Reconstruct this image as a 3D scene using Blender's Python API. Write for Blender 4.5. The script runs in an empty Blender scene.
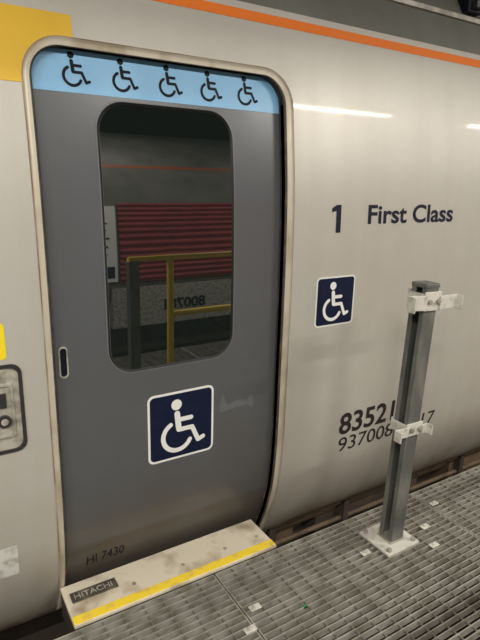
import bpy, math, bmesh, random
from mathutils import Matrix, Vector
random.seed(4)
sc=bpy.context.scene
sc.view_settings.view_transform='Standard'
# ---------------------------------------------------------------- profile of the carriage side
P=[(-.5,.36),(-.2,.175),(-.14,.134),(0,.075),(.1,.043),(.2,.02),(.35,.006),(.5,0),(.8,0),(1.1,0),(1.35,.004),(1.6,.016),(1.9,.05),(2.1,.083),(2.2,.105),(2.35,.15),(2.5,.22),(2.65,.32),(2.8,.47),(2.95,.75),(3.03,1.1),(3.06,1.45)]
def prof(z):
    if z<=P[0][0]: return P[0][1]
    if z>=P[-1][0]: return P[-1][1]
    for i in range(len(P)-1):
        (a,b),(c,d)=P[i],P[i+1]
        if z<=c:
            h=c-a;t=(z-a)/h
            m0=(d-P[i-1][1])/(c-P[i-1][0]) if i>0 else (d-b)/h
            m1=(P[i+2][1]-b)/(P[i+2][0]-a) if i+2<len(P) else (d-b)/h
            return (2*t**3-3*t*t+1)*b+(t**3-2*t*t+t)*h*m0+(-2*t**3+3*t*t)*d+(t**3-t*t)*h*m1
REC=.032
BODY=lambda z:prof(z)
DOOR=lambda z:prof(z)+REC
KD=(1.82+REC)/1.82
def dk(x,z): return x*KD,1.62+(z-1.62)*KD
# ---------------------------------------------------------------- materials
def mat(name,col,rough=.5,metal=0,spec=.5,noise=None,emit=None,ior=None,coat=0):
    m=bpy.data.materials.new(name);m.use_nodes=True
    nt=m.node_tree;b=nt.nodes['Principled BSDF']
    b.inputs['Base Color'].default_value=(*col,1);b.inputs['Roughness'].default_value=rough
    b.inputs['Metallic'].default_value=metal;b.inputs['Specular IOR Level'].default_value=spec
    b.inputs['Coat Weight'].default_value=coat
    if ior:b.inputs['IOR'].default_value=ior
    if emit:
        b.inputs['Emission Color'].default_value=(*emit[0],1);b.inputs['Emission Strength'].default_value=emit[1]
    if noise:
        scale,col2,lo,hi=noise[:4]
        st=noise[4] if len(noise)>4 else (1,1,1)
        g=nt.nodes.new('ShaderNodeNewGeometry');mp=nt.nodes.new('ShaderNodeMapping');mp.inputs['Scale'].default_value=st
        n=nt.nodes.new('ShaderNodeTexNoise');n.inputs['Scale'].default_value=scale;n.inputs['Detail'].default_value=6
        r=nt.nodes.new('ShaderNodeValToRGB');r.color_ramp.elements[0].position=lo;r.color_ramp.elements[1].position=hi
        r.color_ramp.elements[0].color=(*col,1);r.color_ramp.elements[1].color=(*col2,1)
        nt.links.new(g.outputs['Position'],mp.inputs[0]);nt.links.new(mp.outputs[0],n.inputs['Vector'])
        nt.links.new(n.outputs['Fac'],r.inputs[0]);nt.links.new(r.outputs[0],b.inputs['Base Color'])
    return m
def paint(name,base,dirt,zstops,rough,metal,streak=.25,spec=.5,coat=.0,coatr=.1):
    """vehicle paint: base colour, faint grime streaks, grime building up by height"""
    m=bpy.data.materials.new(name);m.use_nodes=True;nt=m.node_tree;N=nt.nodes;L=nt.links
    b=N['Principled BSDF'];b.inputs['Metallic'].default_value=metal;b.inputs['Specular IOR Level'].default_value=spec
    b.inputs['Coat Weight'].default_value=coat;b.inputs['Coat Roughness'].default_value=coatr
    g=N.new('ShaderNodeNewGeometry')
    sx=N.new('ShaderNodeSeparateXYZ');L.new(g.outputs['Position'],sx.inputs[0])
    mp=N.new('ShaderNodeMapping');mp.inputs['Scale'].default_value=(9,2,.8);L.new(g.outputs['Position'],mp.inputs[0])
    n1=N.new('ShaderNodeTexNoise');n1.inputs['Scale'].default_value=1.2;n1.inputs['Detail'].default_value=4;L.new(mp.outputs[0],n1.inputs['Vector'])
    n2=N.new('ShaderNodeTexNoise');n2.inputs['Scale'].default_value=3;n2.inputs['Detail'].default_value=9;n2.inputs['Roughness'].default_value=.62;L.new(g.outputs['Position'],n2.inputs['Vector'])
    mr=N.new('ShaderNodeMapRange');mr.inputs['From Min'].default_value=-.3;mr.inputs['From Max'].default_value=2.5;L.new(sx.outputs['Z'],mr.inputs['Value'])
    rz=N.new('ShaderNodeValToRGB');els=rz.color_ramp.elements
    for i,(z,v) in enumerate(zstops):
        p=(z+.3)/2.8
        e=els[i] if i<2 else els.new(p)
        e.position=p;e.color=(v,v,v,1)
    L.new(mr.outputs[0],rz.inputs[0])
    def math_(op,a,bb):
        q=N.new('ShaderNodeMath');q.operation=op
        for k,s in ((0,a),(1,bb)):
            if isinstance(s,(int,float)):q.inputs[k].default_value=s
            else:L.new(s,q.inputs[k])
        return q.outputs[0]
    s=math_('MULTIPLY',math_('SUBTRACT',n1.outputs['Fac'],.45),streak)
    s2=math_('MULTIPLY',math_('SUBTRACT',n2.outputs['Fac'],.45),streak*1.3)
    amt=math_('ADD',math_('ADD',s,s2),math_('MULTIPLY',rz.outputs[0],math_('ADD',n2.outputs['Fac'],.5)))
    q=N.new('ShaderNodeClamp');L.new(amt,q.inputs[0])
    mx=N.new('ShaderNodeMix');mx.data_type='RGBA';L.new(q.outputs[0],mx.inputs['Factor'])
    mx.inputs[6].default_value=(*base,1);mx.inputs[7].default_value=(*dirt,1)
    L.new(mx.outputs[2],b.inputs['Base Color'])
    rr=math_('ADD',math_('MULTIPLY',q.outputs[0],.25),rough);L.new(rr,b.inputs['Roughness'])
    bp=N.new('ShaderNodeBump');bp.inputs['Strength'].default_value=.04;bp.inputs['Distance'].default_value=.02
    n3=N.new('ShaderNodeTexNoise');n3.inputs['Scale'].default_value=2.2;n3.inputs['Detail'].default_value=1;L.new(g.outputs['Position'],n3.inputs['Vector'])
    L.new(n3.outputs['Fac'],bp.inputs['Height']);L.new(bp.outputs[0],b.inputs['Normal'])
    if coat:L.new(bp.outputs[0],b.inputs['Coat Normal'])
    return m
M_BODY=paint('carriage_silver_paint',(.57,.55,.50),(.24,.18,.115),[(-.25,.95),(0,.42),(.3,.14),(.75,.02),(2.3,0.0)],.41,.26,.20,coat=.14,coatr=.06)
M_ROOF=paint('roof_grey_paint',(.17,.175,.155),(.09,.085,.07),[(-.25,.5),(2.5,.3)],.45,.1,.4)
M_RIM=mat('door_rim_alloy',(.60,.54,.44),.45,.2,noise=(9,(.32,.25,.16),.48,.76,(1,1,.4)))
M_SEAL=mat('door_seal_rubber',(.045,.04,.035),.6,noise=(14,(.14,.10,.07),.5,.75))
M_DOOR=paint('door_grey_paint',(.118,.127,.140),(.085,.068,.048),[(-.25,.9),(.155,.72),(.165,.40),(.7,.12),(2.2,0)],.3,.15,.22,coat=.2,coatr=.1)
M_BAND=mat('light_blue_vinyl',(.26,.56,.88),.35,noise=(5,(.20,.48,.78),.4,.7))
M_BLACK=mat('black_print',(.006,.008,.018),.5,spec=.2)
M_NAVY=mat('navy_vinyl',(.006,.011,.036),.4,spec=.3,noise=(30,(.009,.015,.045),.5,.7))
M_NAVYT=mat('navy_lettering',(.008,.010,.028),.5,spec=.3)
M_NUMT=mat('number_lettering',(.025,.02,.022),.5,spec=.3)
M_WHITE=mat('white_vinyl',(.80,.80,.78),.4)
M_ORANGE=mat('orange_stripe_vinyl',(.80,.19,.02),.4)
M_YELLOW=mat('yellow_vinyl',(.86,.54,.03),.4,noise=(4,(.80,.48,.03),.4,.7))
M_YEL2=mat('yellow_label',(.90,.72,.02),.4)
M_GLASS=mat('tinted_window_glass',(.010,.014,.013),.015,0,.5,ior=2.3)
M_GASK=mat('window_gasket_black',(.012,.012,.013),.5,spec=.3)
M_GASKE=mat('window_gasket_edge',(.16,.165,.175),.4)
M_GALV=mat('galvanised_steel',(.42,.405,.36),.5,.25,noise=(14,(.24,.22,.18),.38,.66))
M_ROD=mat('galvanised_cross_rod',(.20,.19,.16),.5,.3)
M_POST=mat('post_grey_steel',(.135,.14,.133),.5,.3,noise=(12,(.24,.24,.215),.42,.72,(1,1,.5)))
M_CREAM=mat('weathered_bracket_zinc',(.66,.64,.58),.5,.1,noise=(25,(.36,.34,.29),.50,.75))
M_STEP=mat('step_board_worn_paint',(.64,.58,.46),.65,noise=(7,(.30,.23,.155),.50,.72))
M_STEPY=mat('step_yellow_nosing',(.88,.64,.04),.55,noise=(14,(.48,.35,.13),.52,.74))
M_PLATE=mat('step_dark_tread_plate',(.06,.05,.04),.6,noise=(20,(.14,.11,.08),.45,.7))
M_UNDER=mat('underframe_grime',(.045,.035,.027),.7,noise=(8,(.09,.06,.04),.45,.7))
M_RUST=mat('rusty_pipe',(.13,.085,.05),.7,noise=(12,(.06,.04,.03),.45,.7))
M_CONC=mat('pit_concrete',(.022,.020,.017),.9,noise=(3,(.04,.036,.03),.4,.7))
M_CEIL=mat('shed_ceiling',(.05,.05,.045),.9,noise=(2,(.07,.07,.06),.4,.7))
M_WALL=mat('shed_wall',(.10,.10,.085),.9,noise=(2,(.07,.07,.06),.4,.7))
M_MAROON=mat('maroon_shutter_paint',(.27,.018,.03),.6,noise=(4,(.19,.014,.022),.4,.7))
M_OPP=mat('opposite_carriage_paint',(.15,.15,.13),.5,noise=(3,(.10,.10,.088),.4,.7))
M_OPPS=mat('opposite_stripe_vinyl',(.35,.09,.02),.5)
M_YRAIL=mat('yellow_rail_paint',(.95,.68,.03),.5)
M_GREEN=mat('green_plastic',(.03,.22,.06),.5)
M_TUBE=mat('fluorescent_tube',(1,1,1),.5,emit=((1,.93,.80),12))
M_HOUS=mat('lamp_housing_white',(.6,.6,.58),.5)
M_CTRL=mat('control_panel_worn',(.50,.48,.41),.45,.2,noise=(22,(.20,.18,.15),.42,.70))
M_STEELD=mat('dark_steel',(.06,.06,.062),.4,.5)
M_STK=mat('worn_label',(.62,.62,.58),.6,noise=(30,(.36,.34,.30),.45,.7))
M_SCUFF=mat('scuffed_paint',(.128,.136,.146),.42)
# ---------------------------------------------------------------- helpers
def empty(name,loc=(0,0,0)):
    e=bpy.data.objects.new(name,None);sc.collection.objects.link(e);e.location=loc;e.empty_display_size=.1;return e
class MB:
    def __init__(s):s.v=[];s.f=[];s.m=[];s.mats=[]
    def mi(s,m):
        if m not in s.mats:s.mats.append(m)
        return s.mats.index(m)
    def grid(s,pts,m,closed=False):
        k=s.mi(m);b=len(s.v);w=len(pts[0])
        for r in pts:s.v+= [tuple(p) for p in r]
        for i in range(len(pts)-1):
            for j in range(w if closed else w-1):
                j2=(j+1)%w
                s.f.append((b+i*w+j,b+i*w+j2,b+(i+1)*w+j2,b+(i+1)*w+j));s.m.append(k)
    def fan(s,pts,m):
        k=s.mi(m);b=len(s.v);s.v+=[tuple(p) for p in pts];s.f.append(tuple(range(b,b+len(pts))));s.m.append(k)
    def box(s,a,c,m,rot=None):
        k=s.mi(m);b=len(s.v)
        for x in (a[0],c[0]):
            for y in (a[1],c[1]):
                for z in (a[2],c[2]):
                    s.v.append((x,y,z))
        if rot:
            ctr=Vector([(a[i]+c[i])/2 for i in range(3)])
            for i in range(b,b+8):s.v[i]=tuple(ctr+rot@(Vector(s.v[i])-ctr))
        for f in ((0,1,3,2),(4,6,7,5),(0,4,5,1),(2,3,7,6),(0,2,6,4),(1,5,7,3)):
            s.f.append(tuple(b+i for i in f));s.m.append(k)
    def cyl(s,p,q,r,m,n=12,r2=None):
        k=s.mi(m);b=len(s.v);p=Vector(p);q=Vector(q);d=(q-p).normalized()
        u=d.orthogonal().normalized();w=d.cross(u);r2=r if r2 is None else r2
        for c,rr in ((p,r),(q,r2)):
            for i in range(n):
                a=2*math.pi*i/n;s.v.append(tuple(c+u*math.cos(a)*rr+w*math.sin(a)*rr))
        for i in range(n):
            j=(i+1)%n;s.f.append((b+i,b+j,b+n+j,b+n+i));s.m.append(k)
        s.f.append(tuple(b+n-1-i for i in range(n)));s.m.append(k)
        s.f.append(tuple(b+n+i for i in range(n)));s.m.append(k)
    def obj(s,name,parent=None,smooth=False,merge=0,bevel=0,recalc=True,autos=None):
        me=bpy.data.meshes.new(name);me.from_pydata(s.v,[],s.f)
        for m in s.mats:me.materials.append(m)
        me.polygons.foreach_set('material_index',s.m)
        if merge or recalc:
            bm=bmesh.new();bm.from_mesh(me)
            if merge:bmesh.ops.remove_doubles(bm,verts=bm.verts,dist=merge)
            if recalc:bmesh.ops.recalc_face_normals(bm,faces=bm.faces)
            bm.to_mesh(me);bm.free()
        if smooth:me.polygons.foreach_set('use_smooth',[True]*len(me.polygons))
        o=bpy.data.objects.new(name,me);sc.collection.objects.link(o)
        if parent:o.parent=parent
        if bevel:
            bv=o.modifiers.new('bevel','BEVEL');bv.width=bevel;bv.segments=2;bv.limit_method='ANGLE'
        return o
def rr(x0,x1,z0,z1,rt,rb,n=10,m=36):
    """rounded rectangle loop, clockwise from bottom-left going up"""
    pts=[]
    def arc(cx,cz,r,a0,a1):
        for i in range(n+1):
            a=math.radians(a0+(a1-a0)*i/n);pts.append((cx+r*math.cos(a),cz+r*math.sin(a)))
    def line(a,b):
        for i in range(1,m):pts.append((a[0]+(b[0]-a[0])*i/m,a[1]+(b[1]-a[1])*i/m))
    arc(x0+rb,z0+rb,rb,270,180);line((x0,z0+rb),(x0,z1-rt))
    arc(x0+rt,z1-rt,rt,180,90);line((x0+rt,z1),(x1-rt,z1))
    arc(x1-rt,z1-rt,rt,90,0);line((x1,z1-rt),(x1,z0+rb))
    arc(x1-rb,z0+rb,rb,0,-90);line((x1-rb,z0),(x0+rb,z0))
    return pts
def on(S,pts,e=0): return [(x,S(z)-e,z) for x,z in pts]
def lerp(A,B,t): return [(a[0]+(b[0]-a[0])*t,a[1]+(b[1]-a[1])*t) for a,b in zip(A,B)]
def fill_loop(mb,S,loop,e,m,k=8):
    cx=sum(p[0] for p in loop)/len(loop);cz=(max(p[1] for p in loop)+min(p[1] for p in loop))/2
    C=[(cx,cz)]*len(loop)
    mb.grid([on(S,lerp(loop,C,i/k*.999),e) for i in range(k+1)],m,True)
def patch(mb,S,x0,x1,zb,zt,nx,nz,e,m):
    rows=[]
    for i in range(nx+1):
        x=x0+(x1-x0)*i/nx;a=zb(x) if callable(zb) else zb;b=zt(x) if callable(zt) else zt
        rows.append([(x,S(a+(b-a)*j/nz)-e,a+(b-a)*j/nz) for j in range(nz+1)])
    mb.grid(rows,m)
def stroke(mb,S,pts,w,e,m):
    for a,b in zip(pts,pts[1:]):
        dx,dz=b[0]-a[0],b[1]-a[1];L=math.hypot(dx,dz) or 1e-6;nx,nz=-dz/L*w/2,dx/L*w/2
        mb.fan(on(S,[(a[0]+nx,a[1]+nz),(b[0]+nx,b[1]+nz),(b[0]-nx,b[1]-nz),(a[0]-nx,a[1]-nz)],e),m)
    for i,p in enumerate(pts):
        mb.fan(on(S,[(p[0]+w/2*math.cos(t*math.pi/8),p[1]+w/2*math.sin(t*math.pi/8)) for t in range(16)],e+.00005*(i%2+1)),m)
def wheelchair(mb,S,x,z,s,e,m,w=.072):
    T=lambda p:(x+p[0]*s,z+p[1]*s)
    c=T((.40,.90));mb.fan(on(S,[(c[0]+.100*s*math.cos(t*math.pi/12),c[1]+.100*s*math.sin(t*math.pi/12)) for t in range(24)],e),m)
    stroke(mb,S,[T((.41,.73)),T((.44,.44))],w*s*1.25,e,m)
    stroke(mb,S,[T((.43,.61)),T((.68,.61))],w*s,e+.0002,m)
    stroke(mb,S,[T((.44,.42)),T((.70,.42)),T((.82,.14)),T((.92,.18))],w*s,e+.0003,m)
    arc=[]
    for i in range(21):
        a=math.radians(118+(335-118)*i/20);arc.append(T((.41+.27*math.cos(a),.30+.27*math.sin(a))))
    stroke(mb,S,arc,w*s,e+.0004,m)
def text(name,body,S,x,z,cap,width,m,parent,e=.0015,bold=0):
    cu=bpy.data.curves.new(name,'FONT');cu.body=body;cu.size=1;cu.offset=bold;cu.resolution_u=6
    o=bpy.data.objects.new(name,cu);sc.collection.objects.link(o)
    dg=bpy.context.evaluated_depsgraph_get();me=bpy.data.meshes.new_from_object(o.evaluated_get(dg))
    bpy.data.objects.remove(o)
    xs=[v.co.x for v in me.vertices];ys=[v.co.y for v in me.vertices]
    sx=width/(max(xs)-min(xs));sy=cap/(max(ys)-0 if max(ys)>0 else 1);x0=min(xs)
    for v in me.vertices:
        X=x+(v.co.x-x0)*sx;Z=z+v.co.y*sy;v.co=(X,S(Z)-e,Z)
    me.materials.clear();me.materials.append(m)
    o=bpy.data.objects.new(name,me);sc.collection.objects.link(o);o.parent=parent;return o
# ---------------------------------------------------------------- train carriage
train=empty('train_carriage')
OX0,OX1,OZ0,OZ1=.378,1.345,-.13,2.008
BX0,BX1,BZ0,BZ1=.20,1.55,-.2,2.15
inner=rr(OX0,OX1,OZ0,OZ1,.10,.03);outer=rr(BX0,BX1,BZ0,BZ1,.0005,.0005)
mb=MB()
K=10
mb.grid([on(BODY,lerp(inner,outer,i/K)) for i in range(K+1)],M_BODY,True)
m=36
zs=[BZ0+.0005+(BZ1-BZ0-.001)*i/m for i in range(m+1)];zs[0]=BZ0;zs[-1]=BZ1
xs=[BX0+.0005+(BX1-BX0-.001)*i/m for i in range(m+1)];xs[0]=BX0;xs[-1]=BX1
for X0,X1,n in ((-3,BX0,12),(BX1,9,30)):
    mb.grid([[(X0+(X1-X0)*i/n,prof(z),z) for z in zs] for i in range(n+1)],M_BODY)
up=[BZ1+(2.27-BZ1)*i/5 for i in range(6)];up2=[2.27+(3.06-2.27)*i/30 for i in range(31)]
allx=[-3+(BX0+3)*i/12 for i in range(12)]+xs+[BX1+(9-BX1)*i/30 for i in range(1,31)]
mb.grid([[(x,prof(z),z) for z in up] for x in allx],M_BODY)
mb.grid([[(x,prof(z),z) for z in up2]+[(x,2.6,3.08)] for x in allx],M_ROOF)
mb.grid([[(x,prof(-.2),-.2),(x,prof(-.2)+.03,-.225),(x,prof(-.2)+.3,-.225)] for x in allx],M_UNDER)
mb.obj('body_shell',train,smooth=True,merge=.0012)
mb=MB()
dj=rr(OX0,OX1,OZ0,OZ1,.10,.03)
mb.grid([on(BODY,dj,.004),on(BODY,dj,-.09)],M_SEAL,True)
mb.obj('door_jamb',train,smooth=True)
mb=MB()
o1=rr(.352,1.392,-.19,2.038,.133,.01);i1=rr(.371,1.356,-.14,2.012,.105,.02)
mb.grid([on(BODY,o1,-.002),on(BODY,o1,.005),on(BODY,lerp(o1,i1,.5),.007),on(BODY,i1,.006)],M_RIM,True)
i2=rr(.378,1.345,-.13,2.008,.10,.03)
mb.grid([on(BODY,i1,.006),on(BODY,lerp(i1,i2,.5),.006),on(BODY,i2,.003),on(BODY,i2,-.02)],M_SEAL,True)
mb.obj('door_surround_rim',train,smooth=True)
mb=MB()
g0=rr(.348,1.397,-.195,2.042,.137,.01)
mb.grid([on(BODY,g0,.001),on(BODY,o1,.0045)],mat('rim_sealant',(.24,.15,.08),.7,noise=(6,(.42,.35,.26),.42,.62)),True)
mb.obj('door_surround_sealant',train,smooth=True)
mb=MB()
patch(mb,BODY,-3,9,2.205,2.243,60,3,.0015,M_ORANGE);mb.obj('orange_stripe',train,smooth=True)
def zb(x):
    if x<.352:return 1.888
    if x<.485:return 1.905+math.sqrt(max(0,.133**2-(.485-x)**2))-.002
    return 2.034
mb=MB();patch(mb,BODY,-.5,.352,1.888,2.108,8,8,.0015,M_YELLOW);patch(mb,BODY,.352,.518,zb,2.108,20,8,.0015,M_YELLOW)
mb.obj('yellow_block_marking',train,smooth=True)
mb=MB()
z=2.44
mb.grid([[(x,prof(z)-.0,z-.015),(x,prof(z)-.02,z-.01),(x,prof(z)-.022,z+.01),(x,prof(z+.02)+.002,z+.022)] for x in (-3,9)],M_GALV)
mb.obj('roof_gutter',train)
mb=MB()
mb.box((2.57,.17,2.475),(2.69,.28,2.545),M_BLACK);mb.box((2.60,.14,2.49),(2.66,.18,2.53),M_STEELD);mb.cyl((2.63,.22,2.43),(2.63,.22,2.51),.018,M_BLACK)
mb.obj('roof_camera_housing',train,bevel=.008)
# texts
mb=MB()
patch(mb,BODY,1.632,1.660,1.391,1.514,1,6,.0015,M_NAVYT)
mb.fan(on(BODY,[(1.606,1.499),(1.606,1.481),(1.634,1.488),(1.634,1.514)],.0015),M_NAVYT)
mb.obj('class_numeral',train)
text('first_class_lettering','First Class',BODY,1.827,1.428,.086,.61,M_NAVYT,train,bold=.022)
text('vehicle_number','835217',BODY,1.748,.362,.116,.515,M_NUMT,train,bold=.022)
text('long_vehicle_number','93700835217',BODY,1.757,.258,.082,.745,M_NUMT,train,bold=.004)
# underframe gear
mb=MB()
mb.box((-3,.42,-.75),(9,2.4,-.24),M_UNDER)
mb.box((1.9,.30,-.62),(2.8,.45,-.30),M_UNDER);mb.box((3.1,.27,-.6),(4.4,.45,-.28),M_RUST)
mb.box((1.45,.33,-.5),(1.75,.45,-.26),M_RUST)
for yy,zz,r in ((.26,-.27,.018),(.31,-.33,.024),(.25,-.38,.014)):
    mb.cyl((1.2,yy,zz),(9,yy,zz),r,M_RUST)
for i in range(14): mb.box((1.5+i*.55,.22,-.42),(1.54+i*.55,.36,-.23),M_UNDER)
mb.obj('underframe_equipment',train)
# control panel, labels left of door
mb=MB()
L0=rr(-.02,.268,.68,1.0,.035,.035,6,8);L1=rr(-.008,.256,.692,.988,.03,.03,6,8)
mb.grid([on(BODY,L0,0),on(BODY,L0,.006),on(BODY,L1,.006),on(BODY,L1,-.0)],M_STEELD,True)
fill_loop(mb,BODY,L1,.001,M_CTRL)
mb.box((.03,-.012,.74),(.10,-.001,.80),M_STEELD)
mb.grid([on(BODY,rr(.165,.238,.735,.935,.012,.012,3,4),0),on(BODY,rr(.168,.235,.738,.932,.012,.012,3,4),.008),on(BODY,rr(.175,.228,.745,.925,.010,.010,3,4),.008),on(BODY,rr(.175,.228,.745,.925,.010,.010,3,4),.002)],M_CTRL,True)
mb.cyl((.201,-.012,.80),(.201,-.001,.80),.022,M_STEELD,20);mb.cyl((.201,-.014,.80),(.201,-.010,.80),.012,M_CTRL,16)
mb.box((.190,-.009,.85),(.212,-.001,.90),M_STEELD)
mb.obj('door_control_panel',train)
mb=MB();fill_loop(mb,BODY,rr(.06,.226,1.018,1.142,.012,.012,4,6),.0012,M_YEL2);mb.obj('yellow_label',train)
mb=MB();fill_loop(mb,BODY,rr(.04,.205,.165,.30,.006,.006,3,8),.0012,M_STK);mb.obj('worn_label',train)
# ---------------------------------------------------------------- door
door=empty('train_door')
wx0,wz0=dk(.567,.893);wx1,wz1=dk(1.103,1.862)
wr=.105
W0=rr(wx0,wx1,wz0,wz1,wr,wr);W1=rr(wx0+.004,wx1-.004,wz0+.004,wz1-.004,wr-.004,wr-.004);W2=rr(wx0+.013,wx1-.013,wz0+.013,wz1-.013,wr-.012,wr-.012)
D0=rr(.352,1.365,-.17,2.03,.10,.03)
mb=MB();mb.grid([on(DOOR,lerp(D0,W0,i/12)) for i in range(13)],M_DOOR,True);mb.obj('door_leaf',door,smooth=True)
mb=MB();mb.grid([on(DOOR,W0,0),on(DOOR,W0,.0015),on(DOOR,W1,.002)],M_GASKE,True);mb.grid([on(DOOR,W1,.002),on(DOOR,W2,-.003)],M_GASK,True);mb.obj('window_gasket',door,smooth=False)
mb=MB();fill_loop(mb,DOOR,W2,-.002,M_GLASS,16);mb.obj('window_glass',door,smooth=True)
bz=dk(0,1.872)[1]
mb=MB();patch(mb,DOOR,.352,1.365,bz,2.025,30,6,.0012,M_BAND);mb.obj('blue_band',door,smooth=True)
mb=MB()
for x in (.515,.680,.848,1.012,1.172):
    X,Z=dk(x,1.891);s=.108
    wheelchair(mb,DOOR,X-.5*s,Z,s,.0022,M_BLACK,.09)
mb.obj('band_wheelchair_symbols',door)
mb=MB()
hx0,hz0=dk(.392,.918);hx1,hz1=dk(.424,1.035)
H0=rr(hx0,hx1,hz0,hz1,.0158,.0158,8,6);H1=rr(hx0+.005,hx1-.005,hz0+.006,hz1-.006,.0108,.0108,8,6)
mb.grid([on(DOOR,H0,0),on(DOOR,H0,.004),on(DOOR,H1,.005),on(DOOR,H1,-.0)],M_CTRL,True);fill_loop(mb,DOOR,H1,.001,M_BLACK,3)
mb.obj('recessed_handle',door,smooth=False)
mb=MB()
def blob(cx,cz,w,h,ang):
    pts=[];N=26
    for i in range(N):
        a=2*math.pi*i/N;r=1+.22*math.sin(3*a+cx*9)+.12*random.uniform(-1,1)
        px,pz=w*r*math.cos(a),h*r*math.sin(a);pts.append((cx+px*math.cos(ang)-pz*math.sin(ang),cz+px*math.sin(ang)+pz*math.cos(ang)))
    mb.fan(on(DOOR,pts,.0006),M_SCUFF)
X,Z=dk(1.12,.665);blob(X,Z,.07,.016,.1);blob(X-.06,Z+.01,.018,.038,.1);blob(X+.08,Z,.016,.03,.1)
mb.obj('scuff_mark',door)
text('door_stencil_lettering','HI 7430',DOOR,.47,.045,.05,.16,M_BLACK,door,.0012)
# ---------------------------------------------------------------- stickers
def sticker(S,x0,x1,z0,z1):
    mb=MB()
    r=.022*(x1-x0)/.24
    fill_loop(mb,S,rr(x0,x1,z0,z1,r,r,6,10),.0012,M_WHITE,6)
    b=.010*(x1-x0)/.24*.8
    fill_loop(mb,S,rr(x0+b,x1-b,z0+b,z1-b,r*.7,r*.7,6,10),.0020,M_NAVY,6)
    s=(x1-x0)*.74
    wheelchair(mb,S,(x0+x1)/2-s*.53,z0+(z1-z0)*.11,s*1.06,.0028,M_WHITE,.085)
    return mb.obj('wheelchair_accessibility_sticker')
a=dk(.716,.482);b=dk(1.013,.782);sticker(DOOR,a[0],b[0],a[1],b[1])
sticker(BODY,1.537,1.772,.957,1.193)
# ---------------------------------------------------------------- step board
step=empty('door_step_board')
mb=MB();mb.box((.352,-.156,-.016),(1.268,.066,.0),M_STEP);mb.obj('board',step,bevel=.004)
mb=MB();mb.box((.354,-.150,-.004),(1.266,-.110,.0025),M_STEPY);mb.obj('yellow_nosing',step,bevel=.001)
mb=MB();mb.box((.375,-.045,.0),(.56,.01,.006),M_PLATE);mb.obj('maker_plate',step,bevel=.002)
cu=bpy.data.curves.new('t','FONT');cu.body='HITACHI';cu.size=.040;cu.extrude=.001
o=bpy.data.objects.new('plate_lettering',cu);sc.collection.objects.link(o);o.location=(.385,-.032,.0065);o.parent=step;cu.materials.append(M_CTRL)
mb=MB()
for x in (.62,.84,1.05,1.22): mb.cyl((x,-.06,-.002),(x,-.06,.003),.008,M_GALV)
mb.box((.352,-.146,-.12),(.40,.05,-.016),M_UNDER);mb.box((1.2,-.13,-.12),(1.25,.05,-.016),M_UNDER)
mb.obj('bolts_and_brackets',step)
# ---------------------------------------------------------------- grating
gr=empty('platform_grating')
mb=MB()
GZ=0;YF=-.175;YB=-2.6
joints=[-1.47,-.27,.93,2.13,3.33,4.53,5.73,6.93]
for a,b in zip(joints,joints[1:]):
    x0,x1=a+.003,b-.003
    y=YF
    while y>YB:
        mb.box((x0,y-.005,GZ-.03),(x1,y,GZ),M_GALV)
        y-=.030
    for x in (x0,x1-.005): mb.box((x,YB,GZ-.031),(x+.005,YF,GZ+.0005),M_GALV)
    n=int((x1-x0)/.085)
    for i in range(1,n+1):
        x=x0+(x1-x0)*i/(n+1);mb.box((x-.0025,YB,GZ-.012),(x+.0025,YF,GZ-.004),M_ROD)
mb.obj('grating_panels',gr)
mb=MB()
for yy in (-.24,-1.3,-2.5): mb.box((-1.5,yy-.06,-.15),(7,yy,-.034),M_UNDER)
for x in (-1.4,.93,3.33,5.73):
    for yy in (-.27,-2.53): mb.box((x-.05,yy-.05,-1.1),(x+.05,yy+.05,-.15),M_UNDER)
mb.obj('support_beams',gr)
mb=MB()
for x,y in ((.98,-.415),(.907,-.493),(1.584,-.40),(1.973,-.408),(1.90,-.52),(2.09,-.8),(2.17,-.3),(.9,-1.0)):
    mb.box((x-.024,y-.014,0),(x+.024,y+.014,.006),M_CREAM);mb.cyl((x,y,.004),(x,y,.012),.009,M_CREAM)
mb.obj('grating_clips',gr,bevel=.002)
mb=MB();mb.box((1.148,-.510,-.008),(1.166,-.500,.001),M_GREEN);mb.obj('cable_tie_scrap',gr)
# ---------------------------------------------------------------- post
post=empty('steel_barrier_post')
px,py=1.758,-.385;h=.038;t=.006
mb=MB()
mb.box((px-h,py-h,.012),(px+h,py-h+t,1.205),M_POST)
mb.box((px-h,py+h-t,.012),(px+h,py+h,1.205),M_POST)
mb.box((px+h-t,py-h+t,.012),(px+h,py+h-t,1.205),M_POST)
mb.box((px-h,py-h+t,.012),(px-h+t,py-h+.022,1.205),M_POST);mb.box((px-h,py+h-.022,.012),(px-h+t,py+h-t,1.205),M_POST)
leaners=[mb.obj('shaft',post,bevel=.0015)]
mb=MB();mb.box((px-h-.003,py-h-.003,1.203),(px+h+.003,py+h+.003,1.222),M_POST);leaners.append(mb.obj('cap',post,bevel=.004))
mb=MB()
mb.box((1.652,-.475,.0),(1.852,-.285,.012),M_CREAM)
for x in (1.675,1.83):
    for y in (-.455,-.305): mb.cyl((x,y,.01),(x,y,.026),.012,M_GALV,6)
mb.cyl((px,py,.011),(px,py,.020),.062,M_GALV,4)
mb.obj('base_plate',post,bevel=.002)
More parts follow.
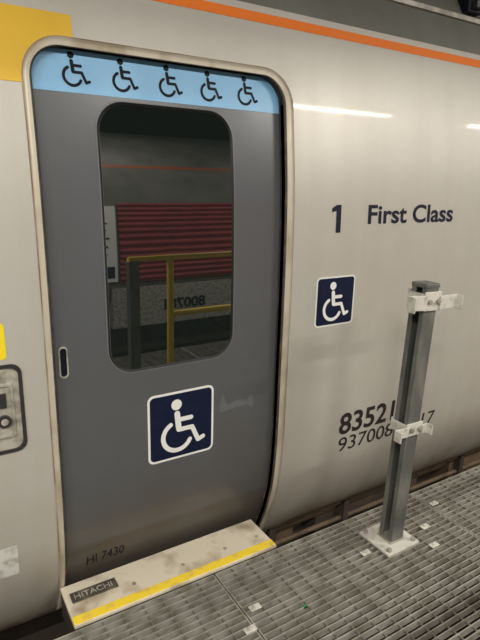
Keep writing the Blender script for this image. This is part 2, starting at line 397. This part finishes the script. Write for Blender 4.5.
def clamp(zc,hh,xl,xr,name):
    mb=MB();R=Matrix.Rotation
    yf=py-h-.006;yb=py+h+.006
    mb.box((px-h-.012,yf-.003,zc-hh),(px+h+.012,yf+.003,zc+hh),M_CREAM)
    mb.box((px-h-.012,yb-.003,zc-hh),(px+h+.012,yb+.003,zc+hh),M_CREAM)
    mb.box((px-h-.012,yf,zc-hh*.7),(px-h-.006,yb,zc+hh*.8),M_CREAM)
    mb.box((xl,yf-.012,zc-hh*.8),(px-h-.006,yf-.006,zc+hh*.75),M_CREAM,R(.05,3,'Y'))
    mb.box((px+h,yf-.012,zc-hh*.85),(xr,yf-.006,zc+hh*.6),M_CREAM,R(-.04,3,'Y'))
    mb.box((xl-.004,yf-.045,zc-hh*.8),(xl+.002,yf-.006,zc+hh*.8),M_CREAM)
    mb.box((xr-.003,yf-.04,zc-hh*.9),(xr+.003,yf-.006,zc+hh*.6),M_CREAM)
    for x in (px-.025,px+.028):
        mb.cyl((x,yf-.016,zc),(x,yf-.002,zc),.011,M_GALV,6)
    leaners.append(mb.obj(name,post,bevel=.002))
clamp(1.150,.040,1.605,1.900,'upper_clamp_bracket')
clamp(.580,.030,1.630,1.830,'lower_clamp_bracket')
LEAN=Matrix.Translation((px,py,0))@Matrix.Rotation(math.radians(1.9),4,'Y')@Matrix.Translation((-px,-py,0))
for o in leaners:o.data.transform(LEAN)
# ---------------------------------------------------------------- shed shell & things behind the camera (seen in the door window)
def boxobj(name,a,c,m,bevel=0):
    mb=MB();mb.box(a,c,m);return mb.obj(name,bevel=bevel)
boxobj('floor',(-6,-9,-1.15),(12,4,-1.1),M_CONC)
boxobj('ceiling',(-6,-9,4.6),(12,4,4.7),M_CEIL)
boxobj('wall_far',(-6,-9.1,-1.15),(12,-9,4.7),M_WALL)
rail=empty('yellow_handrail')
mb=MB()
ry=-1.45
for x in (1.5,2.7,3.9): mb.cyl((x,ry,0),(x,ry,1.16),.024,M_YRAIL)
for z in (1.16,.70): mb.cyl((1.2 if z>1 else 1.5,ry,z),(4.2,ry,z),.024,M_YRAIL)
for x in (1.5,2.7,3.9): mb.box((x-.06,ry-.06,0),(x+.06,ry+.06,.01),M_YRAIL)
mb.obj('rail_tubes',rail,smooth=False)
mb=MB();mb.box((1.20,-1.5,.01),(1.27,-1.43,1.12),M_POST);mb.box((1.15,-1.55,0),(1.32,-1.38,.012),M_CREAM);mb.box((1.195,-1.505,1.12),(1.275,-1.425,1.14),M_POST);mb.obj('steel_end_post',rail,bevel=.003)
op=empty('opposite_train_carriage')
mb=MB()
oy=-5.2
zz=[-.4+(2.95+.4)*i/44 for i in range(45)]
F=1.24
mb.grid([[(x,oy-prof(z),z*F) for z in zz] for x in (-5,11)],M_OPP)
mb.grid([[(x,oy-.30,-.5),(x,oy-.31,-1.0)] for x in (-5,11)],M_UNDER)
mb.obj('body_side',op,smooth=True)
mb=MB();mb.grid([[(x,oy-prof(z)+.003,z*F) for z in (2.2,2.25)] for x in (-5,11)],M_OPPS);mb.obj('orange_stripe',op)
mb=MB()
rows=[]
for i in range(0,57):
    z=.32+1.5*i/56;rows.append([(x,oy+.02+(.02 if (i//2)%2 else 0),z) for x in (2.42,7.0)])
mb.grid(rows,M_MAROON);mb.obj('ribbed_maroon_shutter',op)
mb=MB();mb.box((2.02,oy,.35),(2.38,oy+.03,1.75),M_WHITE)
mb.box((2.12,oy+.03,.42),(2.34,oy+.034,.64),M_NAVY)
for i in range(5): mb.box((2.12,oy+.03,.85+i*.13),(2.24+.02*(i%3),oy+.033,.88+i*.13),M_BLACK)
mb.obj('notice_panel',op)
mb=MB();mb.box((2.3,oy-.4,-.45),(7,oy+.02,.22),M_CTRL);mb.obj('skirt_panel',op)
cu=bpy.data.curves.new('t2','FONT');cu.body='800781';cu.size=.24;cu.extrude=.002;cu.offset=.006
o=bpy.data.objects.new('fleet_number',cu);sc.collection.objects.link(o);o.rotation_euler=(math.pi/2,0,math.pi);o.location=(3.75,oy+.03,-.20);o.parent=op;cu.materials.append(M_BLACK)
# ---------------------------------------------------------------- lights
def tube(x,y,z,L=1.5,P=60):
    e=empty('fluorescent_light')
    mb=MB();mb.box((x-L/2-.03,y-.07,z+.04),(x+L/2+.03,y+.07,z+.10),M_HOUS)
    for dx in (-.5,.5): mb.cyl((x+dx,y,z+.08),(x+dx,y,4.6),.008,M_STEELD,8)
    mb.obj('housing',e)
    mb=MB();mb.cyl((x-L/2,y,z+.02),(x+L/2,y,z+.02),.018,M_TUBE);mb.obj('tube',e)
    l=bpy.data.lights.new('lamp','AREA');l.shape='RECTANGLE';l.size=L;l.size_y=.08;l.energy=P;l.color=(1,.95,.86)
    o=bpy.data.objects.new('lamp',l);sc.collection.objects.link(o);o.location=(x,y,z-.005);o.parent=e
for x in (-2.2,-.5,3.7,6.9): tube(x,-2.5,3.1,L=1.2,P=74)
for x in (-1,2.4,6.2): tube(x,-4.2,3.9,L=1.2,P=78)
w=bpy.data.worlds.new('World');sc.world=w;w.use_nodes=True
w.node_tree.nodes['Background'].inputs[0].default_value=(.92,.89,.83,1);w.node_tree.nodes['Background'].inputs[1].default_value=.40
# ---------------------------------------------------------------- camera
cd=bpy.data.cameras.new('Camera');cam=bpy.data.objects.new('Camera',cd);sc.collection.objects.link(cam);sc.camera=cam
cd.lens=531/640*36;cd.sensor_width=36;cd.clip_start=.02
right=Vector((.8518,-.5232,.0254)).normalized();back=Vector((-.5111,-.8196,.2590)).normalized()
upv=back.cross(right).normalized();right=upv.cross(back)
Mx=Matrix((right,upv,back)).transposed().to_4x4();Mx.translation=Vector((0,-1.82,1.62));cam.matrix_world=Mx
